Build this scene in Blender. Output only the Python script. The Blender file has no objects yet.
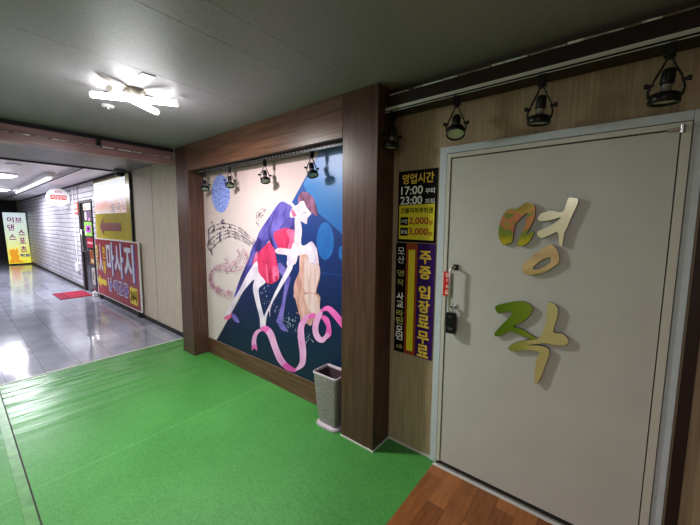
import bpy, bmesh, math, random
from mathutils import Vector, Matrix
from mathutils.geometry import tessellate_polygon
random.seed(7)
SC = bpy.context.scene
COL = SC.collection
PI = math.pi
R = math.radians

# ------------------------------------------------------------------ camera
F, CY, YAW, PITCH, ROLL, H = 324.09, 258.57, R(38.93), R(5.77), R(-.493), 1.6
fw = Vector((-math.sin(YAW)*math.cos(PITCH), math.cos(YAW)*math.cos(PITCH), -math.sin(PITCH)))
rt0 = Vector((math.cos(YAW), math.sin(YAW), 0))
up0 = rt0.cross(fw)
rt = rt0*math.cos(ROLL) - up0*math.sin(ROLL)
up = rt0*math.sin(ROLL) + up0*math.cos(ROLL)
cam_d = bpy.data.cameras.new('camera')
cam = bpy.data.objects.new('camera', cam_d); COL.objects.link(cam)
m = Matrix((rt, up, -fw)).transposed().to_4x4(); m.translation = (0, 0, H)
cam.matrix_world = m
cam_d.sensor_width = 36; cam_d.lens = 36*F/700
cam_d.shift_y = (CY-262.5)/700
cam_d.clip_start = .05
SC.camera = cam

def P(u, v, Y):
    """measured photo point -> (X, Z) on the wall plane at depth Y"""
    d = rt*((u-350)/F) + up*(-(v-CY)/F) + fw
    t = Y/d.y
    return (d.x*t, H + d.z*t)

# ------------------------------------------------------------------ materials
def mat(name, col, rough=.5, metal=0, spec=.5, emit=0, ecol=None, noise=0, nscale=20, stretch=(1, 1, 1), bump=0, col2=None, alpha=1, coat=0, trans=0, detail=4, ramp=(.3, .7)):
    mt = bpy.data.materials.new(name); mt.use_nodes = True
    nt = mt.node_tree; N = nt.nodes; L = nt.links
    b = N['Principled BSDF']
    b.inputs['Base Color'].default_value = (*col, 1)
    b.inputs['Roughness'].default_value = rough
    b.inputs['Metallic'].default_value = metal
    b.inputs['Specular IOR Level'].default_value = spec
    b.inputs['Coat Weight'].default_value = coat
    b.inputs['Transmission Weight'].default_value = trans
    b.inputs['Alpha'].default_value = alpha
    if emit:
        b.inputs['Emission Color'].default_value = (*(ecol or col), 1)
        b.inputs['Emission Strength'].default_value = emit
    if noise or bump or col2:
        tc = N.new('ShaderNodeTexCoord'); mp = N.new('ShaderNodeMapping')
        mp.inputs['Scale'].default_value = stretch
        L.new(tc.outputs['Object'], mp.inputs['Vector'])
        nz = N.new('ShaderNodeTexNoise'); nz.inputs['Scale'].default_value = nscale; nz.inputs['Detail'].default_value = detail
        L.new(mp.outputs[0], nz.inputs['Vector'])
        if noise or col2:
            cr = N.new('ShaderNodeValToRGB')
            c2 = col2 or tuple(max(0, c*(1-noise)) for c in col)
            c1 = col if col2 else tuple(min(1, c*(1+noise*.6)) for c in col)
            cr.color_ramp.elements[0].position = ramp[0]; cr.color_ramp.elements[1].position = ramp[1]
            cr.color_ramp.elements[0].color = (*c2, 1); cr.color_ramp.elements[1].color = (*c1, 1)
            L.new(nz.outputs['Fac'], cr.inputs[0]); L.new(cr.outputs[0], b.inputs['Base Color'])
        if bump:
            bp = N.new('ShaderNodeBump'); bp.inputs['Strength'].default_value = bump; bp.inputs['Distance'].default_value = .01
            L.new(nz.outputs['Fac'], bp.inputs['Height']); L.new(bp.outputs[0], b.inputs['Normal'])
    return mt

def nodes(mt): return mt.node_tree.nodes, mt.node_tree.links, mt.node_tree.nodes['Principled BSDF']

def math_node(N, L, op, a, b=None, c=None):
    n = N.new('ShaderNodeMath'); n.operation = op
    for i, v in enumerate((a, b, c)):
        if v is None: continue
        if isinstance(v, (int, float)): n.inputs[i].default_value = v
        else: L.new(v, n.inputs[i])
    return n.outputs[0]

def grad_mat(name, stops, axis='Z', lo=0, hi=1, rough=.4, emit=0, noise=.0, nscale=6):
    """colour ramp along an object axis"""
    mt = mat(name, stops[0][1], rough); N, L, b = nodes(mt)
    tc = N.new('ShaderNodeTexCoord'); sp = N.new('ShaderNodeSeparateXYZ'); L.new(tc.outputs['Object'], sp.inputs[0])
    mr = N.new('ShaderNodeMapRange'); mr.inputs['From Min'].default_value = lo; mr.inputs['From Max'].default_value = hi
    L.new(sp.outputs[axis], mr.inputs['Value'])
    src = mr.outputs[0]
    if noise:
        nz = N.new('ShaderNodeTexNoise'); nz.inputs['Scale'].default_value = nscale; L.new(tc.outputs['Object'], nz.inputs['Vector'])
        q = math_node(N, L, 'MULTIPLY_ADD', nz.outputs['Fac'], noise, -noise/2)
        src = math_node(N, L, 'ADD', src, q)
    cr = N.new('ShaderNodeValToRGB'); e = cr.color_ramp.elements
    e[0].position, e[0].color = stops[0][0], (*stops[0][1], 1)
    e[1].position, e[1].color = stops[-1][0], (*stops[-1][1], 1)
    for p_, c_ in stops[1:-1]:
        k = e.new(p_); k.color = (*c_, 1)
    L.new(src, cr.inputs[0]); L.new(cr.outputs[0], b.inputs['Base Color'])
    if emit:
        L.new(cr.outputs[0], b.inputs['Emission Color']); b.inputs['Emission Strength'].default_value = emit
    return mt

def wood(name, dark, light, axis, rough=.35, fine=1):
    """wood laminate with the grain running along one axis"""
    st = {'X': (.9, 22, 22), 'Z': (22, 22, .9), 'Y': (22, .9, 22)}[axis]
    mt = mat(name, light, rough, col2=dark, nscale=2.2*fine, stretch=st, detail=8, bump=.05, ramp=(.32, .68))
    return mt

M = {}
M['ceiling'] = mat('ceiling_paint', (.315, .295, .31), .5, noise=.08, nscale=60, bump=.10, detail=6)
M['ceiling_far'] = mat('corridor_ceiling_panel', (.80, .76, .78), .35, noise=.15, nscale=.9)
M['ceiling_mid'] = mat('ceiling_mid_panel', (.24, .225, .225), .4, noise=.15, nscale=8)
M['dark_gap'] = mat('dark_gap', (.012, .010, .012), .7)
M['wall_door'] = mat('beige_streaked_wallpaper', (.46, .36, .235), .6, col2=(.31, .24, .145), nscale=9, stretch=(9, 9, .35), detail=8, bump=.06)
M['wall_corr'] = mat('pale_fabric_wallpaper', (.66, .575, .475), .6, col2=(.52, .45, .37), nscale=9, stretch=(6, 6, .5), detail=8, bump=.05)
M['crease_shade'] = mat('wallpaper_crease_shade', (.30, .26, .21), .7)  # darker strip colour puts in the shade of the paper crease
M['wall_plain'] = mat('plain_beige_wall', (.42, .39, .31), .7, noise=.1, nscale=5)
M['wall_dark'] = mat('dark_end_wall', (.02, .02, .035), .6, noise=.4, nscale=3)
M['wood_v'] = wood('brown_wood_upright', (.060, .028, .021), (.135, .066, .046), 'Z')
M['wood_h'] = wood('brown_wood_level', (.085, .040, .024), (.19, .095, .058), 'X')
M['wood_y'] = wood('brown_wood_beam', (.25, .13, .14), (.36, .20, .21), 'Y', .3)
M['soffit_brown'] = mat('dark_brown_board', (.030, .015, .013), .45, noise=.3, nscale=12)
M['caulk'] = mat('white_caulk', (.62, .62, .58), .5)
M['white'] = mat('white_plastic', (.8, .8, .8), .35)
M['tape'] = mat('white_tape', (.75, .77, .8), .3, noise=.5, nscale=9, ramp=(.45, .55))
M['black'] = mat('black_metal', (.008, .008, .009), .32, spec=.35)
M['black_matt'] = mat('black_matt', (.018, .018, .018), .7)
M['track_mark'] = mat('grey_track_mark', (.16, .15, .16), .5)
M['rail_pale'] = mat('pale_rail', (.72, .76, .68), .35)
M['silver'] = mat('brushed_silver', (.62, .62, .64), .28, metal=.9)
M['lens'] = mat('pale_lens', (.62, .68, .55), .2)
M['frame_blue'] = mat('blue_grey_door_trim', (.56, .63, .67), .35, noise=.05, nscale=30)
M['frame_cream'] = mat('cream_door_trim', (.60, .60, .53), .35)
M['door'] = mat('grey_cream_door', (.56, .565, .525), .38, noise=.05, nscale=4, bump=.02)
M['gap'] = mat('door_gap', (.02, .018, .012), .6)
M['tube'] = mat('glowing_tube', (1, 1, 1), .4, emit=10, ecol=(1, .985, 1))
M['tube_far'] = mat('glowing_tube_far', (1, 1, 1), .4, emit=1.1, ecol=(.95, .97, 1))
M['disc_far'] = mat('glowing_disc_far', (1, 1, 1), .4, emit=9, ecol=(.88, .86, 1))
M['cap'] = mat('lamp_cap', (.8, .78, .72), .4, emit=.45)  # faint glow added to lift the unlit cap ends
M['petal'] = mat('pale_brass_petal', (.13, .11, .085), .4, noise=.2, nscale=30)

# floor materials
def green_floor():
    mt = mat('green_vinyl_floor', (.05, .30, .05), .38); N, L, b = nodes(mt)
    tc = N.new('ShaderNodeTexCoord'); sp = N.new('ShaderNodeSeparateXYZ'); L.new(tc.outputs['Object'], sp.inputs[0])
    n1 = N.new('ShaderNodeTexNoise'); n1.inputs['Scale'].default_value = 110; L.new(tc.outputs['Object'], n1.inputs['Vector'])
    n2 = N.new('ShaderNodeTexNoise'); n2.inputs['Scale'].default_value = 1.7; L.new(tc.outputs['Object'], n2.inputs['Vector'])
    cr = N.new('ShaderNodeValToRGB'); e = cr.color_ramp.elements
    e[0].position, e[0].color = .3, (.045, .215, .040, 1); e[1].position, e[1].color = .7, (.088, .325, .078, 1)
    f = math_node(N, L, 'MULTIPLY_ADD', n2.outputs['Fac'], .5, 0)
    f = math_node(N, L, 'MULTIPLY_ADD', n1.outputs['Fac'], .9, math_node(N, L, 'ADD', f, -.2))
    L.new(f, cr.inputs[0])
    # the sheet seam across the floor (x = -2.6)
    dx = math_node(N, L, 'ABSOLUTE', math_node(N, L, 'ADD', sp.outputs['X'], 2.606))
    ln = math_node(N, L, 'LESS_THAN', dx, .004)
    mx = N.new('ShaderNodeMixRGB'); mx.inputs[2].default_value = (.20, .45, .16, 1)
    L.new(math_node(N, L, 'MULTIPLY', ln, .45), mx.inputs[0]); L.new(cr.outputs[0], mx.inputs[1]); L.new(mx.outputs[0], b.inputs['Base Color'])
    # ripples near the tiled edge
    mp = N.new('ShaderNodeMapping'); mp.inputs['Scale'].default_value = (9, 1.1, 1); L.new(tc.outputs['Object'], mp.inputs['Vector'])
    n3 = N.new('ShaderNodeTexNoise'); n3.inputs['Scale'].default_value = 1.0; n3.inputs['Detail'].default_value = 2; L.new(mp.outputs[0], n3.inputs['Vector'])
    mr = N.new('ShaderNodeMapRange'); mr.inputs['From Min'].default_value = -3.1; mr.inputs['From Max'].default_value = -4.3
    L.new(sp.outputs['X'], mr.inputs['Value'])
    h = math_node(N, L, 'MULTIPLY', n3.outputs['Fac'], mr.outputs[0])
    h = math_node(N, L, 'MULTIPLY_ADD', n1.outputs['Fac'], .015, h)
    bp = N.new('ShaderNodeBump'); bp.inputs['Strength'].default_value = .8; bp.inputs['Distance'].default_value = .05
    L.new(h, bp.inputs['Height']); L.new(bp.outputs[0], b.inputs['Normal'])
    rr = N.new('ShaderNodeMapRange'); rr.inputs['From Min'].default_value = -2.6; rr.inputs['From Max'].default_value = -4.2
    rr.inputs['To Min'].default_value = .48; rr.inputs['To Max'].default_value = .26
    L.new(sp.outputs['X'], rr.inputs['Value']); L.new(rr.outputs[0], b.inputs['Roughness'])
    return mt
M['green'] = green_floor()
M['green_strip'] = mat('green_overlap_strip', (.11, .29, .09), .35, noise=.25, nscale=14, bump=.1)

def tile_floor():
    mt = mat('grey_polished_tile', (.4, .41, .46), .10, spec=.6); N, L, b = nodes(mt)
    tc = N.new('ShaderNodeTexCoord'); sp = N.new('ShaderNodeSeparateXYZ'); L.new(tc.outputs['Object'], sp.inputs[0])
    def line(out, size, off, w):
        q = math_node(N, L, 'DIVIDE', math_node(N, L, 'ADD', out, off), size)
        fr = math_node(N, L, 'FRACT', q)
        a = math_node(N, L, 'LESS_THAN', fr, w/size)
        return a, math_node(N, L, 'FLOOR', q)
    # y lines at .25 + .3k ; x lines at -5.66 - 1.2k
    ax, ix = line(sp.outputs['X'], 1.2, 5.66+12, .008)
    ay, iy = line(sp.outputs['Y'], .3, .05+3, .005)
    g = math_node(N, L, 'MAXIMUM', ax, ay)
    cb = N.new('ShaderNodeCombineXYZ'); L.new(ix, cb.inputs[0]); L.new(iy, cb.inputs[1])
    wn = N.new('ShaderNodeTexWhiteNoise'); L.new(cb.outputs[0], wn.inputs['Vector'])
    nz = N.new('ShaderNodeTexNoise'); nz.inputs['Scale'].default_value = 3.5; nz.inputs['Detail'].default_value = 7; L.new(tc.outputs['Object'], nz.inputs['Vector'])
    f = math_node(N, L, 'MULTIPLY_ADD', wn.outputs['Value'], .25, math_node(N, L, 'MULTIPLY', nz.outputs['Fac'], .75))
    cr = N.new('ShaderNodeValToRGB'); e = cr.color_ramp.elements
    e[0].position, e[0].color = .25, (.20, .205, .25, 1); e[1].position, e[1].color = .75, (.36, .37, .44, 1)
    L.new(f, cr.inputs[0])
    mx = N.new('ShaderNodeMixRGB'); mx.inputs[2].default_value = (.07, .07, .09, 1)
    L.new(math_node(N, L, 'MULTIPLY', g, .85), mx.inputs[0]); L.new(cr.outputs[0], mx.inputs[1]); L.new(mx.outputs[0], b.inputs['Base Color'])
    n2 = N.new('ShaderNodeTexNoise'); n2.inputs['Scale'].default_value = 2.2; L.new(tc.outputs['Object'], n2.inputs['Vector'])
    bp = N.new('ShaderNodeBump'); bp.inputs['Strength'].default_value = .12; bp.inputs['Distance'].default_value = .02
    L.new(n2.outputs['Fac'], bp.inputs['Height']); L.new(bp.outputs[0], b.inputs['Normal'])
    return mt
M['tile'] = tile_floor()

def plank_floor():
    mt = mat('brown_laminate_floor', (.3, .12, .04), .35); N, L, b = nodes(mt)
    tc = N.new('ShaderNodeTexCoord'); mp = N.new('ShaderNodeMapping'); mp.inputs['Rotation'].default_value = (0, 0, PI/2)
    L.new(tc.outputs['Object'], mp.inputs['Vector'])
    br = N.new('ShaderNodeTexBrick'); br.offset = .37; br.inputs['Scale'].default_value = 1
    br.inputs['Brick Width'].default_value = .55; br.inputs['Row Height'].default_value = .105; br.inputs['Mortar Size'].default_value = .0012
    br.inputs['Color1'].default_value = (.22, .080, .026, 1); br.inputs['Color2'].default_value = (.40, .165, .055, 1); br.inputs['Mortar'].default_value = (.08, .03, .01, 1)
    L.new(mp.outputs[0], br.inputs['Vector'])
    m2 = N.new('ShaderNodeMapping'); m2.inputs['Scale'].default_value = (26, 3, 1); L.new(tc.outputs['Object'], m2.inputs['Vector'])
    nz = N.new('ShaderNodeTexNoise'); nz.inputs['Scale'].default_value = 2; nz.inputs['Detail'].default_value = 7; L.new(m2.outputs[0], nz.inputs['Vector'])
    mx = N.new('ShaderNodeMixRGB'); mx.blend_type = 'MULTIPLY'; mx.inputs[0].default_value = .6
    cr = N.new('ShaderNodeValToRGB'); e = cr.color_ramp.elements; e[0].position = .3; e[1].position = .7; e[0].color = (.5, .45, .4, 1); e[1].color = (1.15, 1.1, 1.05, 1)
    L.new(nz.outputs['Fac'], cr.inputs[0]); L.new(br.outputs['Color'], mx.inputs[1]); L.new(cr.outputs[0], mx.inputs[2]); L.new(mx.outputs[0], b.inputs['Base Color'])
    return mt
M['plank'] = plank_floor()

def lattice():
    mt = mat('silver_link_shutter', (.6, .6, .64), .45, metal=.2); N, L, b = nodes(mt)
    tc = N.new('ShaderNodeTexCoord'); sp = N.new('ShaderNodeSeparateXYZ'); L.new(tc.outputs['Object'], sp.inputs[0])
    cb = N.new('ShaderNodeCombineXYZ'); L.new(sp.outputs['X'], cb.inputs[0]); L.new(sp.outputs['Z'], cb.inputs[1])
    br = N.new('ShaderNodeTexBrick'); br.inputs['Scale'].default_value = 1; br.offset = .5
    br.inputs['Brick Width'].default_value = .22; br.inputs['Row Height'].default_value = .115; br.inputs['Mortar Size'].default_value = .014; br.inputs['Mortar Smooth'].default_value = .6
    br.inputs['Color1'].default_value = (.70, .68, .73, 1); br.inputs['Color2'].default_value = (.56, .55, .60, 1); br.inputs['Mortar'].default_value = (.20, .20, .23, 1)
    L.new(cb.outputs[0], br.inputs['Vector']); L.new(br.outputs['Color'], b.inputs['Base Color'])
    bp = N.new('ShaderNodeBump'); bp.invert = True; bp.inputs['Strength'].default_value = .6; bp.inputs['Distance'].default_value = .02
    L.new(br.outputs['Fac'], bp.inputs['Height']); L.new(bp.outputs[0], b.inputs['Normal'])
    return mt
M['lattice'] = lattice()

# ------------------------------------------------------------------ mesh builder
class MB:
    def __init__(s): s.v = []; s.f = []; s.mi = []; s.mats = []; s.sm = []
    def _m(s, m):
        if m not in s.mats: s.mats.append(m)
        return s.mats.index(m)
    def add(s, vs, fs, m, smooth=False):
        k = len(s.v); i = s._m(m)
        s.v += [tuple(v) for v in vs]
        for f in fs: s.f.append([k+a for a in f]); s.mi.append(i); s.sm.append(smooth)
        return s
    def box(s, x0, x1, y0, y1, z0, z1, m):
        vs = [(x, y, z) for x in (x0, x1) for y in (y0, y1) for z in (z0, z1)]
        return s.add(vs, [(0, 1, 3, 2), (4, 6, 7, 5), (0, 4, 5, 1), (2, 3, 7, 6), (0, 2, 6, 4), (1, 5, 7, 3)], m)
    def tube(s, pts, r, m, seg=12, caps=True, flat=1):
        pts = [Vector(p) for p in pts]
        rs = r if isinstance(r, (list, tuple)) else [r]*len(pts)
        vs = []; fs = []
        ref = None
        for i, p in enumerate(pts):
            t = (pts[min(i+1, len(pts)-1)]-pts[max(i-1, 0)])
            if t.length < 1e-9: t = Vector((0, 0, 1))
            t.normalize()
            if ref is None:
                ref = t.orthogonal().normalized()
                if abs(t.z) > .99: ref = Vector((1, 0, 0))
            ref = (ref-t*ref.dot(t)).normalized(); b = t.cross(ref)
            for k in range(seg):
                a = 2*PI*k/seg
                vs.append(p+ref*math.cos(a)*rs[i]+b*math.sin(a)*rs[i]*flat)
        for i in range(len(pts)-1):
            for k in range(seg):
                fs.append((i*seg+k, i*seg+(k+1) % seg, (i+1)*seg+(k+1) % seg, (i+1)*seg+k))
        s.add(vs, fs, m, True)
        if caps:
            n = (len(pts)-1)*seg
            s.add(vs[:seg], [tuple(range(seg))[::-1]], m); s.add(vs[n:], [tuple(range(seg))], m)
        return s
    def lathe(s, prof, m, c=(0, 0, 0), seg=24, M4=None, smooth=True, sx=1, sy=1):
        """profile of (r, z) turned round the z axis, optionally transformed"""
        vs = []; fs = []
        for r, z in prof:
            for k in range(seg):
                a = 2*PI*k/seg; v = Vector((r*math.cos(a)*sx, r*math.sin(a)*sy, z))
                if M4: v = M4 @ v
                vs.append(v+Vector(c))
        for i in range(len(prof)-1):
            for k in range(seg):
                fs.append((i*seg+k, i*seg+(k+1) % seg, (i+1)*seg+(k+1) % seg, (i+1)*seg+k))
        return s.add(vs, fs, m, smooth)
    def poly(s, pts, Y, m, depth=0, holes=(), side=None):
        """filled outline of (x, z) points on a wall plane, facing -Y; depth extrudes towards +Y"""
        loops = [[Vector((p[0], p[1], 0)) for p in pts]] + [[Vector((p[0], p[1], 0)) for p in h] for h in holes]
        flat = [p for l in loops for p in l]
        tri = tessellate_polygon(loops)
        vs = [(p.x, Y, p.y) for p in flat]
        out = []
        for t in tri:
            a, b, c = (flat[i] for i in t)
            cr = (b-a).cross(c-a).z
            out.append(tuple(t) if cr > 0 else tuple(t)[::-1])   # (x,z) ccw seen from -Y faces -Y
        s.add(vs, out, m)
        if depth:
            k = 0
            for l in loops:
                n = len(l)
                v2 = [(p.x, Y, p.y) for p in l]+[(p.x, Y+depth, p.y) for p in l]
                s.add(v2, [(i, i+n, (i+1) % n+n, (i+1) % n) for i in range(n)], side or m)
        return s
    def text(s, body, h, m, fn, bold=0, width=None, align='CENTER', shear=0):
        """lettering: fn maps (x, y) of the flat text to a point; h = cap height; width = total width"""
        c = bpy.data.curves.new('t', 'FONT'); c.body = body; c.resolution_u = 3; c.shear = shear
        o = bpy.data.objects.new('t', c); COL.objects.link(o)
        me = bpy.data.meshes.new_from_object(o.evaluated_get(bpy.context.evaluated_depsgraph_get()))
        xs = [v.co.x for v in me.vertices]; ys = [v.co.y for v in me.vertices]
        if xs:
            x0, x1, y0, y1 = min(xs), max(xs), min(ys), max(ys)
            sy = h/(y1-y0); sx = sy if width is None else width/(x1-x0)
            cx = (x0+x1)/2 if align == 'CENTER' else x0
            sh = [(0, 0)] if not bold else [(a*bold*.55, b_*bold*.55) for a in (-1, 0, 1) for b_ in (-1, 0, 1)]
            o0 = fn(0, 0); nn = (Vector(fn(1, 0))-Vector(o0)).cross(Vector(fn(0, 1))-Vector(o0)).normalized()
            for k, (ax, ay) in enumerate(sh):
                vs = [Vector(fn((v.co.x+ax-cx)*sx, (v.co.y+ay-(y0+y1)/2)*sy))+nn*k*2e-5 for v in me.vertices]
                s.add(vs, [tuple(p.vertices) for p in me.polygons], m)
        bpy.data.objects.remove(o); bpy.data.curves.remove(c); bpy.data.meshes.remove(me)
        return s
    def build(s, name, parent=None, loc=None, bevel=0, bseg=2):
        if loc is None:
            if parent: loc = wloc(parent)
            else:
                xs, ys, zs = zip(*s.v); loc = ((min(xs)+max(xs))/2, (min(ys)+max(ys))/2, min(zs))
        loc = Vector(loc)
        me = bpy.data.meshes.new(name)
        me.from_pydata([tuple(Vector(v)-loc) for v in s.v], [], s.f)
        for m in s.mats: me.materials.append(m)
        for p, i, q in zip(me.polygons, s.mi, s.sm): p.material_index = i; p.use_smooth = q
        me.update()
        o = bpy.data.objects.new(name, me); COL.objects.link(o)
        if parent:
            o.parent = parent; o.location = loc-wloc(parent)
        else: o.location = loc
        if bevel:
            b = o.modifiers.new('bevel', 'BEVEL'); b.width = bevel; b.segments = bseg; b.limit_method = 'ANGLE'; b.angle_limit = R(40)
        return o

def wloc(o):
    l = Vector(o.location)
    while o.parent: o = o.parent; l += o.location
    return l
def tag(o, label=None, cat=None, group=None, kind=None):
    for k, v in (('label', label), ('category', cat), ('group', group), ('kind', kind)):
        if v: o[k] = v
    return o
def empty(name, loc, label=None, cat=None, group=None, kind=None):
    o = bpy.data.objects.new(name, None); o.location = loc; o.empty_display_size = .1; COL.objects.link(o)
    return tag(o, label, cat, group, kind)
def struct(o): o['kind'] = 'structure'; return o
def smooth_loop(pts, n=4, closed=True):
    out = []; N = len(pts)
    for i in range(N if closed else N-1):
        g = (lambda k: pts[k % N]) if closed else (lambda k: pts[max(0, min(N-1, k))])
        p0, p1, p2, p3 = g(i-1), g(i), g(i+1), g(i+2)
        for k in range(n):
            t = k/n
            out.append(tuple(.5*((2*p1[a])+(-p0[a]+p2[a])*t+(2*p0[a]-5*p1[a]+4*p2[a]-p3[a])*t*t+(-p0[a]+3*p1[a]-3*p2[a]+p3[a])*t**3) for a in (0, 1)))
    if not closed: out.append(pts[-1])
    return out

# ------------------------------------------------------------------ measured layout
D, MU, WD, WC = 1.781, 1.966, 1.99, 2.01           # portal front, mural, door wall, corridor wall
XL, XL2, XR1, XR2 = -4.155, -3.861, -1.514, -1.218
ZC, ZH, ZB = 2.506, 2.213, .195

# ------------------------------------------------------------------ the setting
struct(MB().box(-4.597, -.838, -2.4, WC, -.05, .004, M['green']).build('floor', loc=(0, 0, 0)))
struct(MB().box(-21, -4.597, -2.4, WC+.02, -.05, 0, M['tile']).build('floor', loc=(0, 0, 0)))
struct(MB().box(-.838, 2.2, -2.4, WC+.05, -.05, .004, M['plank']).build('floor', loc=(0, 0, 0)))
struct(MB().box(-4.612, -4.590, -2.4, WC-.02, 0, .007, M['caulk']).build('trim_1'))
struct(MB().box(-4.590, -1.9, .145, .195, .004, .0065, M['green_strip']).box(-4.590, -1.9, .195, .203, .004, .0068, M['gap']).build('trim_2'))

cl = MB().box(XL-.145, 2.2, -2.4, WC+.1, ZC, ZC+.06, M['ceiling'])
# seams between ceiling boards: thin raised fillets
for x in (-.9, -1.345, -1.58, -2.235):
    cl.box(x-.0012, x+.0012, -2.4, 1.78, ZC-.0006, ZC, M['ceiling'])
struct(cl.build('ceiling', loc=(0, 0, 0)))
struct(MB().box(-6.55, XL-.145, -2.4, WC+.1, ZC-.02, ZC+.06, M['ceiling_mid']).build('ceiling', loc=(0, 0, 0)))
struct(MB().box(-21, -6.55, -2.4, WC+.1, 2.60, 2.66, M['ceiling_far']).build('ceiling', loc=(0, 0, 0)))
# dark drop strip across the corridor ceiling
struct(MB().box(-6.62, -6.55, -2.4, WC, 2.47, 2.60, M['dark_gap']).build('trim_3'))
# boxed cornice along the corridor wall top
cn = MB().box(-19.6, -6.62, 1.52, WC, 2.53, 2.60, M['ceiling_far'])
cn.box(-19.6, -6.62, 1.512, 1.52, 2.525, 2.535, M['dark_gap'])
cn.box(-19.6, -6.62, WC-.03, WC, 2.50, 2.535, M['dark_gap'])
struct(cn.build('trim_4'))

struct(MB().box(XR2, 2.2, WD, WD+.12, 0, ZC, M['wall_door']).build('wall_back', loc=(0, WD, 0)))
struct(MB().box(XL, XR2, WD+.0, WD+.12, 0, ZC, M['wall_door']).build('wall_back', loc=(-2, WD, 0)))
wl = MB().box(-6.34, XL, WC, WC+.12, 0, ZC+.1, M['wall_corr'])
wl.box(-5.52, XL, WC-.006, WC, 0.06, ZC, M['wall_corr']).box(-5.535, -5.52, WC-.007, WC, .06, ZC-.02, M['crease_shade'])
struct(wl.build('wall_back', loc=(-5, WC, 0)))
struct(MB().box(-21, -6.34, WC+.02, WC+.14, 0, 2.7, M['wall_corr']).build('wall_back', loc=(-12, WC, 0)))
struct(MB().box(2.2, 2.3, -2.4, WC+.1, -.05, ZC+.05, M['wall_plain']).build('wall_right'))
struct(MB().box(-21, 2.2, -2.5, -2.4, -.05, 2.66, M['wall_plain']).build('wall_front'))
struct(MB().box(-21.1, -21, -2.4, WC+.1, -.05, 2.66, M['wall_dark']).build('wall_left'))
# baseboards
bb = MB().box(-6.15, XL, WC-.018, WC-.004, 0, .062, M['black_matt'])
bb.box(-4.60, XL, WC-.03, WC-.014, 0, .10, M['wood_v'])
struct(bb.build('baseboard_back', bevel=.002))
struct(MB().box(-19.5, -9.86, WC-.03, WC+.01, 0, .07, M['black_matt']).build('baseboard_back'))
struct(MB().box(-8.62, -6.15, WC-.03, WC-.004, 0, .10, M['black_matt']).build('baseboard_back'))
# white caulk lines at the foot of pillar and wall
struct(MB().box(XR1, XR2+.006, D-.007, D, .004, .013, M['caulk']).box(XR2, XR2+.007, D, WD, .004, .013, M['caulk'])
       .box(XR2, -.872, WD-.008, WD, .004, .016, M['caulk']).box(-.838, .60, WD-.052, WD-.03, .004, .010, M['caulk']).build('trim_5'))

# ------------------------------------------------------------------ ceiling beam over the corridor edge
bm = empty('ceiling_beam', (XL, 0, 2.31), 'mauve brown beam under the ceiling where green floor meets grey tiles', 'beam')
MB().box(XL-.16, XL+.0, -2.39, D-.002, 2.31, 2.385, M['wood_y']).build('lower_board', bm, bevel=.003)
MB().box(XL-.14, XL-.03, -2.39, D-.002, 2.386, 2.462, M['wood_y']).build('upper_board', bm)
MB().box(XL-.14, XL-.05, -2.39, D-.002, 2.463, ZC-.001, M['dark_gap']).build('shadow_gap', bm)
tp = MB(); y = -2.3
while y < D-.1:
    L_ = random.uniform(.05, .13)
    tp.box(XL-.028, XL-.001, y, y+L_, 2.3855, 2.391+random.uniform(0, .003), M['tape']); y += L_+random.uniform(.005, .05)
tag(tp.build('tape_strip', bm), 'torn white tape line')
MB().box(XL-.026, XL+.006, 1.02, 1.055, 2.392, 2.475, M['black']).build('bracket', bm)

# ------------------------------------------------------------------ mural portal
pf = empty('wooden_portal', ((XL+XR2)/2, D, 0), 'dark brown wooden portal of two pillars and a header framing the mural', 'frame')
YB = WD-.001
MB().box(XL, XL2, D, YB, .005, ZC-.001, M['wood_v']).build('pillar', pf, bevel=.003)
MB().box(XR1, XR2, D, YB, .005, ZC-.001, M['wood_v']).build('pillar', pf, bevel=.003)
MB().box(XL2+.001, XR1-.001, D+.001, YB, ZH, ZC-.001, M['wood_h']).build('header', pf, bevel=.003)
MB().box(XL2+.001, XR1-.001, MU-.012, YB, .005, ZB, M['wood_h']).build('base_board', pf, bevel=.002)

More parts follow.
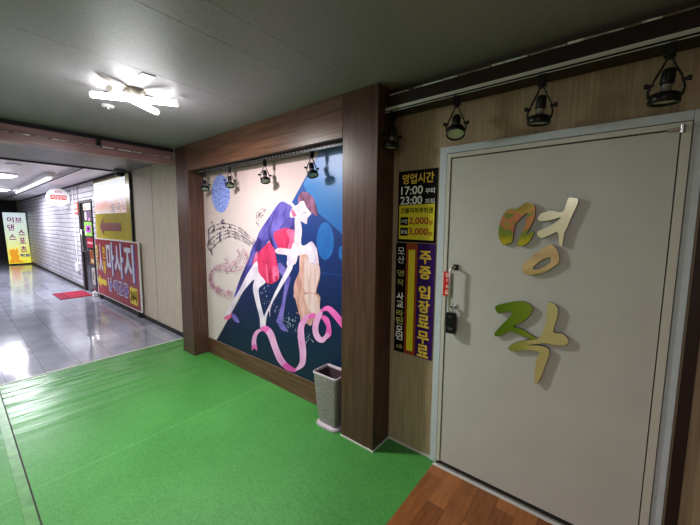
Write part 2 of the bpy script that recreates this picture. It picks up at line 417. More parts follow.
# ------------------------------------------------------------------ mural
def paint(name, c, c2=None, sc=9, st=(1, 1, 1), rough=.42, ramp=(.35, .65)):
    return mat('print_'+name, c, rough, col2=c2 or tuple(x*.85 for x in c), nscale=sc, stretch=st, ramp=ramp)
K = dict(
 cream=grad_mat('print_cream', [(0, (.66, .585, .56)), (.5, (.63, .55, .56)), (1, (.62, .47, .46))], 'Z', .2, 2.2, .42),
 navy=grad_mat('print_navy', [(0, (.005, .018, .050)), (.35, (.005, .017, .085)), (.7, (.008, .040, .21)), (1, (.02, .10, .38))], 'Z', .2, 2.1, .4),
 sky=grad_mat('print_sky', [(0, (.02, .15, .46)), (.6, (.03, .20, .52)), (1, (.25, .38, .72))], 'Z', 1.6, 2.15, .4, noise=.15),
 blue=paint('blue', (.02, .17, .50), (.015, .12, .42)),
 moon=paint('moon', (.40, .50, .88), (.14, .17, .60), 26, (1, 1, 1.8)),
 hair=paint('maroon_hair', (.38, .14, .27), (.07, .02, .06), 7, (3, 1, 1)),
 skin=paint('pale_skin', (.80, .72, .78), (.66, .48, .57), 7),
 white=paint('white_dress', (.80, .74, .82), (.60, .50, .66), 6),
 jacket=paint('violet_jacket', (.19, .15, .52), (.045, .03, .22), 6, (1, 1, .6)),
 trouser=paint('indigo_trouser', (.10, .08, .42), (.012, .012, .09), 6, (1, 1, .5)),
 violet=paint('violet_leg', (.24, .18, .56), (.12, .09, .38), 9),
 red=paint('crimson_dress', (.74, .06, .18), (.40, .012, .07), 6, (1.5, 1, .7)),
 rose=paint('rose_fold', (.80, .20, .38), (.62, .08, .20), 9),
 peach=paint('peach_hair', (.72, .46, .42), (.46, .23, .19), 7, (3, 1, .6)),
 blonde=paint('pale_hair', (.74, .60, .60), (.62, .42, .40), 8, (3, 1, .5)),
 pink=paint('pink_ribbon', (.90, .20, .60), (.68, .08, .42), 6),
 lilac=paint('lilac_ribbon', (.86, .50, .78), (.72, .30, .62), 6),
 ink=mat('print_ink', (.05, .035, .10), .5), mag=mat('print_magenta', (.42, .06, .24), .5), spark=mat('print_sparkle', (.75, .82, .95), .5))
mu = MB()
mu.box(XL2+.002, XR1-.002, MU, WD-.002, ZB-.02, ZH, K['cream'])
layer = [0]
def px(list_, ox=0, oy=0, s=1): return [P(ox+a/s, oy+b/s, MU) for a, b in list_]
CL = (XL2+.004, XR1-.003, ZB+.002, ZH-.002)
def clamp(p): return (min(max(p[0], CL[0]), CL[1]), min(max(p[1], CL[2]), CL[3]))
def art(pts, m, o=(0, 0, 1), sm=3, holes=()):
    layer[0] += 1
    q = px(pts, *o)
    if sm: q = smooth_loop(q, sm)
    q = [clamp(p) for p in q]
    mu.poly(q, MU-.0004-.00006*layer[0], m)
A_ = (240, 185, 6.65); B_ = (205, 240, 6.65); C_ = (265, 240, 8.75); D_ = (240, 295, 6.65); E_ = (210, 270, 5); G_ = (200, 215, 9.9)
# blue triangle; its far corners sit behind the pillar
t0, t1 = P(321, 149, MU), P(217, 339.5, MU)
layer[0] += 1
tx = t0[0]+(CL[3]-t0[1])*(t0[0]-t1[0])/(t0[1]-t1[1])
bx_ = t1[0]+(CL[2]-t1[1])*(t0[0]-t1[0])/(t0[1]-t1[1])
mu.poly([(tx, CL[3]), (bx_, CL[2]), (CL[1], CL[2]), (CL[1], CL[3])], MU-.0004, K['navy'])
layer[0] += 1
arc = px([(303.5, 184), (308, 196), (313, 206), (320, 214.5), (330, 223), (342, 234), (349, 241)])
arc = smooth_loop(arc, 3, False)
mu.poly([(tx, CL[3])]+[clamp(p) for p in arc]+[(CL[1], arc[-1][1]), (CL[1], CL[3])], MU-.0005, K['sky'])
def ell(cx, cy, rx, ry, m): art([(cx+rx*math.cos(a*PI/12), cy+ry*math.sin(a*PI/12)) for a in range(24)], m, sm=0)
ell(325.3, 241, 8.6, 19, K['blue']); ell(341.5, 253, 3, 7, K['blue'])
ell(220.8, 193.7, 9.2, 19, K['moon'])
# thin pale line across
art([(321, 272.4), (321, 272.9), (343, 275.6), (343, 275.4)], K['blue'], sm=0)
# sparkles
for cx, cy, n, sx, sy in ((267, 298, 14, 6, 12), (276, 310, 14, 5, 5), (288, 322, 30, 10, 8), (296, 330, 18, 7, 6), (308, 338, 18, 5, 7), (262, 292, 8, 5, 5), (315, 292, 8, 3, 5)):
    for _ in range(n):
        u, v = random.gauss(cx, sx/2), random.gauss(cy, sy/2)
        if u < 240 or u > 340 or v > 360: continue
        r_ = random.uniform(.3, 1.0); x, z = P(u, v, MU)
        w = r_*.007
        mu.poly([(x-w, z), (x, z-w*1.3), (x+w, z), (x, z+w*1.3)], MU-.0007, K['spark'])
layer[0] += 6
# man: far trouser leg, near leg, jacket
art([(490, 150), (530, 180), (570, 250), (560, 300), (540, 380), (520, 525), (506, 550), (474, 545), (488, 500), (515, 400), (530, 300), (525, 260), (490, 200)], K['violet'], B_)
art([(250, 175), (272, 168), (320, 235), (295, 240), (268, 222)], K['violet'], D_, 2)
art([(345, 0), (430, -10), (400, 40), (355, 130), (300, 200), (270, 260), (200, 390), (202, 350), (240, 240), (290, 130), (310, 60)], K['trouser'], B_)
art([(270, 112), (290, 93), (345, 115), (372, 160), (350, 215), (330, 160), (308, 122)], K['white'], A_)
art([(265, 115), (310, 120), (350, 150), (335, 215), (360, 225), (368, 290), (270, 300), (232, 335), (228, 355), (252, 412), (235, 432), (190, 362), (120, 440), (70, 530), (58, 520), (95, 420), (125, 320), (190, 220)], K['jacket'], A_)
# jacket folds
for ln in ([(262, 122), (225, 190), (195, 290), (188, 330)], [(335, 215), (300, 250), (262, 290)], [(310, 122), (290, 200), (310, 240)], [(130, 345), (180, 375)]):
    a = ln; q = [(x+7, y+2) for x, y in a]
    art(a+q[::-1], K['trouser'], A_, 0)
# red dress
art([(430, 10), (470, -12), (585, -10), (594, 50), (530, 54), (470, 62), (480, 150), (495, 240), (480, 270), (440, 292), (410, 285), (385, 255), (355, 210), (340, 130), (370, 70)], K['red'], B_)
art([(225, 320), (290, 288), (362, 300), (362, 380), (350, 425), (250, 418), (232, 380)], K['red'], A_)
art([(310, 300), (362, 300), (362, 380), (350, 424), (318, 420), (330, 370)], K['rose'], A_)
art([(455, 170), (485, 180), (494, 240), (478, 268), (455, 272), (450, 220)], K['rose'], B_)
art([(405, 160), (412, 160), (425, 285), (414, 282)], K['rose'], B_, 0)
ell(276.5, 278, 1.5, 2.4, K['red'])
for _ in range(26):
    u, v = random.uniform(262, 292), random.uniform(234, 276)
    if abs(u-277-(247-v)*.2) > 10: continue
    x, z = P(u, v, MU); w = .0035
    mu.poly([(x-w, z), (x, z-w), (x+w, z), (x, z+w)], MU-.0024, K['lilac'])
# sleeve over the dress
art([(190, 330), (200, 290), (225, 335), (228, 355), (252, 410), (235, 432), (205, 385)], K['jacket'], A_)
art([(188, 300), (196, 295), (206, 345), (238, 415), (233, 430), (205, 385)], K['trouser'], A_)
art([(352, 215), (362, 225), (368, 290), (330, 292), (345, 260)], K['trouser'], A_)
art([(120, 350), (150, 372), (182, 368), (150, 410), (120, 440), (95, 440)], K['trouser'], A_)
art([(360, 150), (378, 165), (372, 200), (358, 190)], K['peach'], A_)
art([(352, 70), (345, 150), (330, 190), (315, 180), (330, 110)], K['rose'], B_, 2)
art([(440, 60), (480, 75), (500, 120), (488, 150), (470, 110)], K['rose'], A_, 2)
# woman: legs
art([(335, 150), (352, 150), (358, 215), (400, 268), (398, 290), (362, 318), (360, 360), (375, 440), (405, 555), (398, 590), (370, 590), (365, 520), (345, 440), (325, 360), (320, 310), (326, 262), (270, 325), (215, 400), (187, 455), (160, 512), (118, 530), (168, 440), (230, 330), (280, 230)], K['white'], B_)
art([(65, 240), (95, 224), (110, 213), (107, 236), (90, 248)], K['rose'], E_, 2)
art([(106, 220), (130, 226), (149, 262), (125, 257)], K['violet'], E_, 2)
# woman: body, arms, veil
art([(368, 212), (400, 235), (413, 300), (408, 388), (430, 402), (475, 378), (492, 400), (514, 430), (525, 560), (470, 500), (440, 455), (392, 462), (370, 525), (312, 530), (318, 470), (250, 457), (235, 432), (270, 417), (352, 425), (362, 380), (366, 300)], K['skin'], A_)
art([(590, 20), (645, 95), (602, 112), (582, 190), (542, 260), (500, 330), (440, 440), (434, 515), (425, 470), (410, 520), (400, 600), (385, 590), (392, 515), (430, 430), (470, 340), (520, 240), (550, 170), (548, 100), (580, 50)], K['white'], B_)
# man: head
art([(388, 128), (402, 108), (425, 105), (445, 150), (470, 180), (474, 194), (450, 222), (446, 260), (425, 250), (402, 238), (385, 215), (338, 216), (335, 182), (352, 150)], K['skin'], A_, 2)
art([(388, 95), (392, 68), (406, 50), (440, 46), (482, 78), (510, 148), (518, 212), (490, 192), (468, 178), (448, 152), (426, 106), (400, 112), (390, 125)], K['hair'], A_, 2)
art([(420, 178), (446, 184), (445, 189), (421, 183)], K['hair'], A_, 0)
art([(340, 170), (352, 160), (380, 205), (352, 214)], K['rose'], A_, 0)
# woman: long hair
art([(310, 130), (375, 125), (385, 180), (440, 220), (465, 200), (485, 260), (480, 340), (455, 430), (448, 525), (470, 640), (400, 690), (340, 740), (300, 640), (270, 525), (253, 440), (265, 360), (300, 280), (302, 200)], K['peach'], C_)
art([(345, 150), (382, 182), (440, 222), (470, 215), (480, 280), (470, 340), (448, 430), (440, 520), (400, 540), (360, 480), (340, 400), (350, 300)], K['blonde'], C_)
art([(360, -10), (520, -10), (532, 80), (547, 130), (500, 152), (472, 205), (440, 182), (400, 160), (416, 130), (405, 100), (385, 50)], K['peach'], D_)
art([(430, 0), (510, 0), (530, 80), (540, 128), (495, 140), (460, 90)], K['blonde'], D_)
art([(405, 100), (410, 112), (400, 124), (380, 122), (372, 112), (384, 117), (398, 115)], K['peach'], D_, 2)
art([(300, 40), (350, 50), (400, 14), (427, 28), (456, 88), (458, 170), (442, 222), (412, 200), (388, 196), (372, 132), (322, 126), (280, 125)], K['white'], C_)
# ribbon
def ribbon(pts, ws, cols):
    q = smooth_loop(pts, 6, False); n = len(q)
    k = len(cols)
    L_, R_ = [], []
    for i, p in enumerate(q):
        a, b = q[max(i-1, 0)], q[min(i+1, n-1)]
        dx, dy = b[0]-a[0], b[1]-a[1]; l = math.hypot(dx, dy) or 1
        t = i/(n-1)*(len(ws)-1); j = min(int(t), len(ws)-2); w = ws[j]+(ws[j+1]-ws[j])*(t-j)
        L_.append((p[0]-dy/l*w/2, p[1]+dx/l*w/2)); R_.append((p[0]+dy/l*w/2, p[1]-dx/l*w/2))
    for c in range(k):
        i0 = int(c*(n-1)/k); i1 = int((c+1)*(n-1)/k)+1
        art(L_[i0:i1]+R_[i0:i1][::-1], K[cols[c]], D_, 0)
ribbon([(98, 345), (95, 300), (112, 250), (150, 228)], [34, 30, 26, 14], ['lilac'])
art([(78, 372), (84, 330), (112, 330), (118, 375), (98, 352)], K['pink'], D_, 0)
ribbon([(140, 230), (172, 225), (205, 260), (235, 345), (272, 430), (320, 480), (375, 503)], [20, 44, 46, 42, 44, 40, 22], ['pink', 'lilac', 'lilac', 'pink'])
ribbon([(372, 500), (415, 455), (420, 380), (415, 330)], [12, 40, 44, 46], ['lilac'])
ribbon([(415, 332), (407, 260), (412, 200), (445, 150), (500, 130)], [46, 44, 40, 34, 20], ['lilac', 'lilac'])
ribbon([(545, 140), (575, 165), (592, 215), (588, 262), (560, 290)], [24, 40, 30, 42, 20], ['pink', 'pink'])
ribbon([(590, 255), (550, 298), (515, 275), (503, 215), (520, 150), (545, 110)], [16, 38, 40, 40, 40, 20], ['lilac', 'lilac'])
ribbon([(540, 108), (585, 88), (630, 125), (695, 205)], [14, 36, 42, 44], ['pink'])
ribbon([(455, 152), (480, 138), (502, 128)], [10, 34, 20], ['pink'])
# music staves
def stave(curves, m, o, w=2.2, dash=3):
    for c in curves:
        q = smooth_loop(c, 5, False)
        for i in range(0, len(q)-1):
            if dash and i % dash == dash-1: continue
            a, b = q[i], q[i+1]
            dx, dy = b[0]-a[0], b[1]-a[1]; l = math.hypot(dx, dy) or 1
            nx, ny = -dy/l*w/2, dx/l*w/2
            art([(a[0]+nx, a[1]+ny), (b[0]+nx, b[1]+ny), (b[0]-nx, b[1]-ny), (a[0]-nx, a[1]-ny)], m, o, 0)
stave([[(90, 135), (150, 100), (230, 85), (320, 97), (420, 145), (545, 255)],
       [(95, 190), (150, 150), (240, 125), (330, 132), (420, 175), (540, 268)],
       [(100, 260), (150, 205), (210, 170), (270, 155), (340, 162), (430, 210), (532, 280)],
       [(100, 300), (150, 250), (210, 205), (280, 182), (350, 190), (440, 240), (528, 292)],
       [(118, 340), (160, 290), (210, 250), (290, 213), (360, 220), (440, 262), (520, 304)]], K['ink'], G_, 4.6, 6)
stave([[(90, 135), (92, 190), (98, 260), (85, 300), (95, 335), (118, 345)], [(118, 345), (125, 390)], [(205, 175), (207, 250)], [(150, 110), (148, 160)], [(305, 97), (303, 130)], [(245, 45), (218, 72), (262, 80)]], K['ink'], G_, 7, 0)
stave([[(265, 55), (235, 110), (190, 145), (140, 155), (80, 170), (50, 205), (40, 245), (60, 300), (110, 335), (195, 358)],
       [(280, 70), (255, 130), (200, 165), (140, 175), (90, 182), (62, 215), (52, 250), (72, 295), (120, 325), (198, 345)],
       [(295, 95), (270, 160), (215, 188), (150, 192), (80, 190), (42, 230), (45, 280), (90, 335), (130, 355), (192, 373)],
       [(300, 110), (285, 165), (235, 203), (170, 208), (100, 198), (60, 200), (38, 250), (60, 320), (120, 365), (185, 388)]], K['mag'], B_, 2.8, 6)
stave([[(125, 190), (122, 250), (140, 272)], [(125, 190), (160, 160), (188, 165)], [(142, 185), (140, 240)], [(135, 200), (178, 180)]], K['ink'], A_, 3.4, 4)
def note(u, v, o, m, r=9, st=34):
    art([(u+r*math.cos(a*PI/5), v+r*.75*math.sin(a*PI/5)) for a in range(10)], m, o, 0)
    art([(u+r-2, v), (u+r+1, v), (u+r+1, v-st), (u+r-2, v-st)], m, o, 0)
for u, v in ((145, 155), (215, 132), (250, 115), (300, 183), (357, 215), (365, 180), (158, 290), (222, 250), (105, 262), (118, 340), (238, 62), (430, 210), (410, 135), (470, 175), (540, 285), (290, 155), (135, 75)): note(u, v, G_, K['ink'], 8, 26)
for u, v in ((230, 75), (235, 112), (213, 162), (178, 180), (150, 130), (112, 178), (148, 205), (212, 207), (52, 245), (98, 322), (90, 340), (145, 370), (168, 345), (62, 300), (285, 100)): note(u, v, B_, K['mag'], 5.5, 20)
mural = mu.build('mural', loc=((XL2+XR1)/2, MU, 0))
# gradients run in local z = world z because the origin lies on the floor
tag(mural, 'large printed mural of a dancing couple with pink ribbon inside the brown portal', 'mural')

# ------------------------------------------------------------------ spotlights
def head_matrix(tilt, rx=0): return Matrix.Translation((0, 0, -.145)) @ Matrix.Rotation(tilt, 4, 'X') @ Matrix.Rotation(rx, 4, 'Y')
def make_spot(tilt, roll_):
    r = empty('track_spotlight', (0, 0, 0))
    MB().box(-.019, .019, -.016, .016, -.052, 0, M['black']).lathe([(0, -.062), (.012, -.062), (.012, -.05), (0, -.05)], M['black'], seg=12).build('track_adapter', r, bevel=.003)
    yk = MB()
    for s in (-1, 1):
        for dy in (-.006, .010):
            yk.tube([(s*.007, dy*.4, -.055), (s*.018, dy, -.085), (s*.040, dy, -.130), (s*.046, .002, -.152)], .0028, M['black'], 8)
    yk.build('yoke', r)
    for s in (-1, 1):
        MB().tube([(s*.040, 0, -.150), (s*.060, 0, -.150)], [.006, .006], M['black'], 12).tube([(s*.056, 0, -.150), (s*.070, 0, -.150)], [.010, .010], M['black'], 12).build('knob', r)
    T = head_matrix(tilt, roll_)
    bd = MB().lathe([(0, .046), (.017, .046), (.021, .041), (.022, -.010), (.019, -.014), (0, -.014)], M['black'], M4=T)
    for k in range(5): bd.lathe([(.0222, .033-k*.009), (.0238, .031-k*.009), (.0222, .029-k*.009)], M['black'], M4=T)
    bd.build('lamp_body', r)
    tag(MB().lathe([(.017, -.012), (.0175, -.034), (.024, -.042), (.030, -.047)], M['silver'], M4=T).build('neck', r), 'silver neck')
    rg = MB().lathe([(.024, -.043), (.042, -.047), (.050, -.053), (.052, -.084), (.049, -.086), (.046, -.086), (.045, -.070), (.024, -.056)], M['black'], M4=T, seg=32)
    for s in (-1, 1): rg.tube([T @ Vector((s*.051, 0, -.060)), T @ Vector((s*.054, 0, -.03)), (s*.046, 0, -.150)], .005, M['black'], 8, flat=.5)
    rg.build('ring_shade', r)
    tag(MB().lathe([(0, -.066), (.025, -.069), (.046, -.075)], M['lens'], M4=T, seg=28).build('lens', r), 'pale round lens')
    return r
def copy_tree(o):
    c = o.copy(); COL.objects.link(c)
    for ch in [x for x in bpy.data.objects if x.parent == o]:
        d = ch.copy(); COL.objects.link(d); d.parent = c
    return c
spA = make_spot(R(2), R(4))       # glass faces straight down
spC = make_spot(R(-26), R(0))     # turned out towards the room
spB = make_spot(R(-24), R(0))
door_spots = [(-1.165, R(62), 'black track spotlight beside the pillar, above the opening hours sign'),
              (-.739, R(20), 'black track spotlight over the door corner, its pale lens showing'),
              (-.318, R(2), 'black track spotlight over the middle of the cream door'),
              (.128, R(-6), 'largest black track spotlight, over the right end of the cream door')]
RZ = 2.336
for i, (x, rz, lb) in enumerate(door_spots):
    o = spC if i == 1 else spA if i == 0 else copy_tree(spA)
    o.location = (x, 1.868, RZ); o.rotation_euler = (0, 0, rz); tag(o, lb, 'spotlight', 'spotlights on the track above the door')
mur_spots = [(-3.625, R(70), 'leftmost mural spotlight, hanging next to the left pillar'),
             (-3.105, R(60), 'mural spotlight hanging just right of the blue moon'),
             (-2.515, R(65), 'mural spotlight hanging over the blank cream part of the mural'),
             (-1.905, R(65), "mural spotlight hanging over the dancers' heads, left of the blue sky")]
for i, (x, rz, lb) in enumerate(mur_spots):
    o = spB if i == 0 else copy_tree(spB)
    o.location = (x, 1.862, 2.184); o.rotation_euler = (0, 0, rz); o.scale = (.85, .85, .86)
    tag(o, lb, 'spotlight', 'spotlights on the track above the mural')
tr = MB().box(XL2+.12, XR1-.01, 1.846, 1.878, 2.184, ZH-.0005, M['black'])
for k in range(48):
    x = XL2+.14+k*.046; tr.box(x, x+.020, 1.843, 1.846, 2.192, 2.204, M['track_mark'])
tag(tr.build('light_track'), 'black light track under the wooden portal header above the mural', 'track')

# fascia + rail above the door
fb = empty('fascia_box', (.4, 1.87, 2.36), 'long dark brown boxed fascia hung below the ceiling above the door', 'fascia')
MB().box(XR2+.003, 2.19, 1.880, 1.900, 2.362, 2.448, M['soffit_brown']).build('front_board', fb, bevel=.002)
MB().box(XR2+.003, 2.19, 1.901, WD-.001, 2.340, 2.356, M['soffit_brown']).build('soffit', fb)
tp = MB(); x = XR2+.02
while x < 2.1:
    L_ = random.uniform(.06, .22)
    tp.add([(x, 1.888, 2.4485), (x+L_, 1.888, 2.4485), (x+L_, 1.880, 2.4485+random.uniform(.003, .010)), (x, 1.880, 2.4485+random.uniform(.002, .012))], [(0, 1, 2, 3)], M['tape'])
    x += L_+random.uniform(0, .06)
tag(tp.build('tape_strip', fb), 'torn pale tape edge')
rl = MB().box(XR2+.003, 2.19, 1.862, 1.879, 2.345, 2.368, M['rail_pale']).box(XR2+.003, 2.19, 1.850, 1.900, RZ+.001, 2.3445, M['black']).box(XR2+.003, 2.19, 1.853, 1.856, RZ-.002, RZ+.003, M['rail_pale'])
tag(rl.build('light_track'), 'pale edged light track running under the dark fascia above the door', 'track')

# ------------------------------------------------------------------ the cream door
d1 = empty('door_1', (-.3, WD, 0), kind='structure')
def fr(x0, x1, y0, y1, m, zt, z0=.006):
    b = MB(); return b
fo = MB(); yf = WD-.022
fo.box(-.872, -.828, yf, WD-.001, .006, 2.089, M['frame_blue']).box(.228, .268, yf, WD-.001, .006, 2.089, M['frame_blue']).box(-.828, .228, yf, WD-.001, 2.047, 2.089, M['frame_blue'])
fo.build('outer_frame', d1, bevel=.003)
fi = MB(); yi = WD-.030
fi.box(-.822, -.800, yi, WD-.001, .006, 2.042, M['frame_cream']).box(.194, .224, yi, WD-.001, .006, 2.042, M['frame_cream']).box(-.800, .194, yi, WD-.001, 2.018, 2.042, M['frame_cream'])
fi.box(-.828, -.822, WD-.012, WD-.001, .006, 2.042, M['gap']).box(-.800, .194, WD-.0012, WD-.0005, .006, 2.018, M['gap'])
fi.build('inner_frame', d1, bevel=.002)
lf = MB().box(-.796, .190, WD-.024, WD-.002, .038, 2.012, M['door']).build('door_leaf', d1, bevel=.002)
MB().box(-.82, .24, WD-.030, WD-.003, .005, .034, M['gap']).box(-.82, .24, WD-.034, WD-.030, .016, .020, M['silver']).build('threshold', d1)
hd = MB()
YL = WD-.024
hd.tube([(-.742, YL, 1.352), (-.742, YL-.048, 1.352), (-.757, YL-.052, 1.335), (-.757, YL-.052, 1.12), (-.742, YL-.045, 1.105), (-.742, YL, 1.105)], .0075, M['silver'], 12)
hd.box(-.756, -.726, YL-.010, YL, 1.335, 1.367, M['black']).box(-.754, -.728, YL-.008, YL, 1.094, 1.118, M['silver'])
tag(hd.build('handle', lf), 'slim silver pull handle')
hg = MB().tube([(.150, WD-.033, 2.012), (.205, WD-.033, 2.018)], .007, M['silver']).tube([(.196, WD-.034, 2.030), (.196, WD-.034, 1.998)], .009, M['silver'])
hg.build('hinge', d1)
# dark brown strip right of the frame
struct(MB().box(.278, .318, WD-.018, WD-.001, .005, 2.07, M['soffit_brown']).build('dark_strip', bevel=.002))

# lock case hung on the handle
lk = empty('key_lock_box', (-.745, YL-.03, .95), 'small black hanging lock box under the silver door handle', 'lock')
MB().box(-.776, -.716, YL-.050, YL-.020, .938, 1.070, M['black']).build('case', lk, bevel=.007, bseg=3)
MB().tube([(-.762, YL-.036, 1.066), (-.762, YL-.038, 1.105), (-.752, YL-.050, 1.118), (-.742, YL-.038, 1.105), (-.735, YL-.036, 1.066)], .004, M['silver'], 8).build('shackle', lk)
M['grey_print'] = mat('grey_print', (.35, .36, .38), .4)
MB().box(-.765, -.728, YL-.0505, YL-.0499, .972, .974, M['grey_print']).box(-.758, -.738, YL-.0505, YL-.0499, 1.045, 1.047, M['grey_print']).box(-.76, -.733, YL-.0505, YL-.0499, .963, .965, M['grey_print']).build('marking', lk)
M['red_st'] = mat('red_sticker', (.62, .035, .02), .4); M['white_ink'] = mat('white_ink', (.92, .92, .90), .5)
st = MB().box(-.822, -.770, YL-.0105, YL-.0080, 1.165, 1.318, M['red_st'])
st.box(-.822, -.817, YL-.011, YL-.0105, 1.165, 1.318, M['white_ink'])
for k, ch in enumerate('당기세요'):
    st.text(ch, .026, M['white_ink'], lambda x, y, k=k: (-.789+x, YL-.0112, 1.297-k*.036+y), bold=.02)
tag(st.build('pull_sticker'), 'red upright sticker with white Korean letters left of the door handle', 'sticker')

# ------------------------------------------------------------------ gilt letters on the door
def gold(name, stops, lo, hi, axis='Z', noise=.5, nscale=9, rough=.3):  # room reflections are painted into these gold colour ramps
    mt = grad_mat(name, stops, axis, lo, hi, rough, noise=noise, nscale=nscale)
    nodes(mt)[2].inputs['Metallic'].default_value = .55
    return mt
YG = YL-.022
M['edge'] = mat('letter_edge', (.03, .022, .008), .3, metal=.5)
S1 = (490, 190, 5.53); S2 = (490, 290, 5.25)
GA = gold('gold_olive_reflection', [(0, (.55, .50, .03)), (.2, (.30, .32, .04)), (.36, (.20, .30, .06)), (.47, (.60, .22, .12)), (.54, (.42, .32, .07)), (.8, (.30, .24, .05)), (1, (.70, .62, .30))], 1.50, 1.80, noise=1.1, nscale=11)
GB = gold('gold_ivory_reflection', [(0, (.80, .76, .50)), (.5, (.72, .68, .50)), (1, (.84, .86, .68))], 1.50, 1.80, noise=.5)
GC = gold('gold_tan_reflection', [(0, (.52, .40, .12)), (.35, (.82, .62, .34)), (.7, (.62, .46, .24)), (1, (.74, .60, .34))], 1.33, 1.52, noise=.6)
GD = gold('gold_green_reflection', [(0, (.13, .24, .01)), (.5, (.27, .38, .035)), (1, (.42, .52, .10))], -.51, -.22, 'X', noise=.4)
GE = gold('gold_lime_reflection', [(0, (.16, .26, .02)), (.35, (.46, .48, .12)), (.7, (.74, .70, .34)), (1, (.78, .74, .40))], -.50, -.16, 'X', noise=.3)
def letter(parent, pts, o, m, holes=()):
    q = smooth_loop([P(o[0]+a/o[2], o[1]+b/o[2], YG) for a, b in pts], 3)
    hs = [smooth_loop([P(o[0]+a/o[2], o[1]+b/o[2], YG) for a, b in h], 3) for h in holes]
    b = MB().poly(q, YG, m, .016, hs, M['edge'])
    mo = b.build('stroke', parent)
    return mo
# ramps were written in world coordinates: keep these letters' origins on world axes
l1 = empty('gilt_letter', (0, YG, 0), 'upper shiny gold Korean syllable on the cream door, with painted olive, ivory and tan reflections', 'letter', 'gilt letters on the door')
letter(l1, [(50, 265), (48, 220), (60, 165), (85, 120), (112, 103), (145, 105), (195, 72), (240, 80), (250, 110), (240, 170), (203, 242), (240, 225), (238, 250), (215, 285), (180, 308), (152, 303), (170, 250), (195, 190), (208, 130), (190, 136), (160, 165), (135, 200), (130, 240), (122, 285), (98, 296), (75, 305)], S1, GA)
letter(l1, [(265, 155), (285, 130), (340, 115), (402, 120), (430, 50), (450, 42), (485, 50), (480, 85), (450, 150), (425, 210), (410, 240), (400, 305), (385, 305), (375, 235), (340, 245), (290, 265), (268, 255), (262, 230), (300, 215), (355, 185), (392, 152), (340, 165), (280, 172)], S1, GB)
letter(l1, [(180, 440), (185, 410), (240, 360), (320, 305), (345, 303), (375, 340), (383, 385), (370, 410), (310, 450), (235, 470), (190, 460)], S1, GC, [[(237, 435), (260, 405), (310, 375), (335, 375), (335, 400), (300, 425), (260, 440)]])
l2 = empty('gilt_letter', (0, YG, 0), 'lower shiny gold Korean syllable on the cream door with painted green reflections', 'letter', 'gilt letters on the door')
letter(l2, [(28, 85), (60, 75), (140, 60), (190, 65), (220, 90), (215, 120), (180, 160), (122, 190), (165, 205), (210, 232), (245, 255), (225, 258), (170, 240), (105, 215), (75, 230), (30, 243), (25, 225), (60, 185), (120, 118), (70, 116), (45, 124), (30, 105)], S2, GD)
letter(l2, [(300, 72), (330, 68), (357, 100), (350, 150), (332, 220), (380, 230), (410, 258), (405, 284), (380, 292), (330, 288), (290, 280), (232, 285), (192, 291), (262, 292), (300, 305), (312, 330), (295, 380), (270, 450), (246, 490), (233, 480), (235, 420), (245, 360), (258, 328), (200, 315), (115, 320), (95, 305), (120, 285), (180, 265), (240, 258), (268, 240), (290, 180), (298, 120)], S2, GE)

# ------------------------------------------------------------------ hours sign and class sign
M['sb'] = mat('sign_black', (.004, .004, .005), .6, spec=.12); M['sy'] = mat('sign_yellow', (.80, .72, .03), .35, noise=.06, nscale=6)
M['yt'] = mat('sign_yellow_text', (.95, .66, .08), .4); M['rt'] = mat('sign_red_text', (.45, .05, .02), .4); M['pu'] = mat('sign_purple', (.050, .010, .14), .55, spec=.15)
M['ru'] = mat('sign_rust', (.33, .06, .018), .55, spec=.2); M['yb'] = mat('sign_bar_yellow', (.80, .68, .02), .35)
YS = WD-.006
def T(x, z, Y=YS-.0012): return lambda a, b: (x+a, Y, z+b)
x0, x1 = -1.176, -.892; cx = (x0+x1)/2
s1 = empty('opening_hours_sign', (cx, WD, 1.49), 'black and yellow opening hours sign with times and parking prices left of the door', 'sign')
b = MB().box(x0, x1, YS, WD-.001, 1.492, 1.972, M['sb']); b.build('board', s1)
b = MB().poly([(x0+.012, 1.512), (x1-.014, 1.508), (x1-.012, 1.748), (x0+.010, 1.742)], YS-.0005, M['sy'])
b.box(x0+.022, x0+.082, YS-.001, YS-.0004, 1.607, 1.662, M['sb']).box(x0+.022, x0+.082, YS-.001, YS-.0004, 1.535, 1.590, M['sb'])
b.build('price_panel', s1)
b = MB()
b.text('영업시간', .066, M['yt'], T(cx+.004, 1.918), .035, .228)
b.text('17:00', .053, M['white_ink'], T(x0+.104, 1.842), .035, .160); b.text('부터', .036, M['white_ink'], T(x1-.048, 1.832), .03, .064)
b.text('23:00', .053, M['white_ink'], T(x0+.100, 1.775), .035, .162); b.text('까지', .036, M['white_ink'], T(x1-.048, 1.764), .03, .064)
b.text('건물지하주차권', .036, M['sb'], T(cx, 1.706), .045, .236)
for z, a, s in ((1.6345, '1시간', '2,000'), (1.5625, '종일', '3,000')):
    b.text(a, .026, M['white_ink'], T(x0+.052, z, YS-.002), .03, .048)
    b.text(s, .050, M['rt'], T(x0+.160, z), .04, .140); b.text('원', .026, M['rt'], T(x1-.036, z-.010), .03, .026)
b.build('lettering', s1)
s2 = empty('dance_class_sign', (cx, WD, .70), 'tall purple, rust and black sign with upright Korean lettering below the hours sign', 'sign')
xa, xb = -1.184, -.890; w3 = (xb-xa)
b = MB().box(xa, xa+.082, YS, WD-.001, .700, 1.486, M['sb']).box(xa+.082, xa+.168, YS, WD-.001, .700, 1.486, M['ru']).box(xa+.168, xb, YS, WD-.001, .700, 1.486, M['pu'])
b.box(xa+.100, xa+.150, YS-.0008, YS, .728, 1.440, M['yb']); b.build('board', s2)
b = MB()
col1 = [('모', 1.430, 'w', .046), ('산', 1.368, 'w', .050), ('명', 1.272, 'y', .044), ('작', 1.205, 'y', .048), ('사', 1.108, 'w', .050), ('교', 1.050, 'w', .042), ('라', .985, 'y', .046), ('틴', .930, 'y', .050), ('모', .868, 'w', .044), ('던', .815, 'w', .050)]
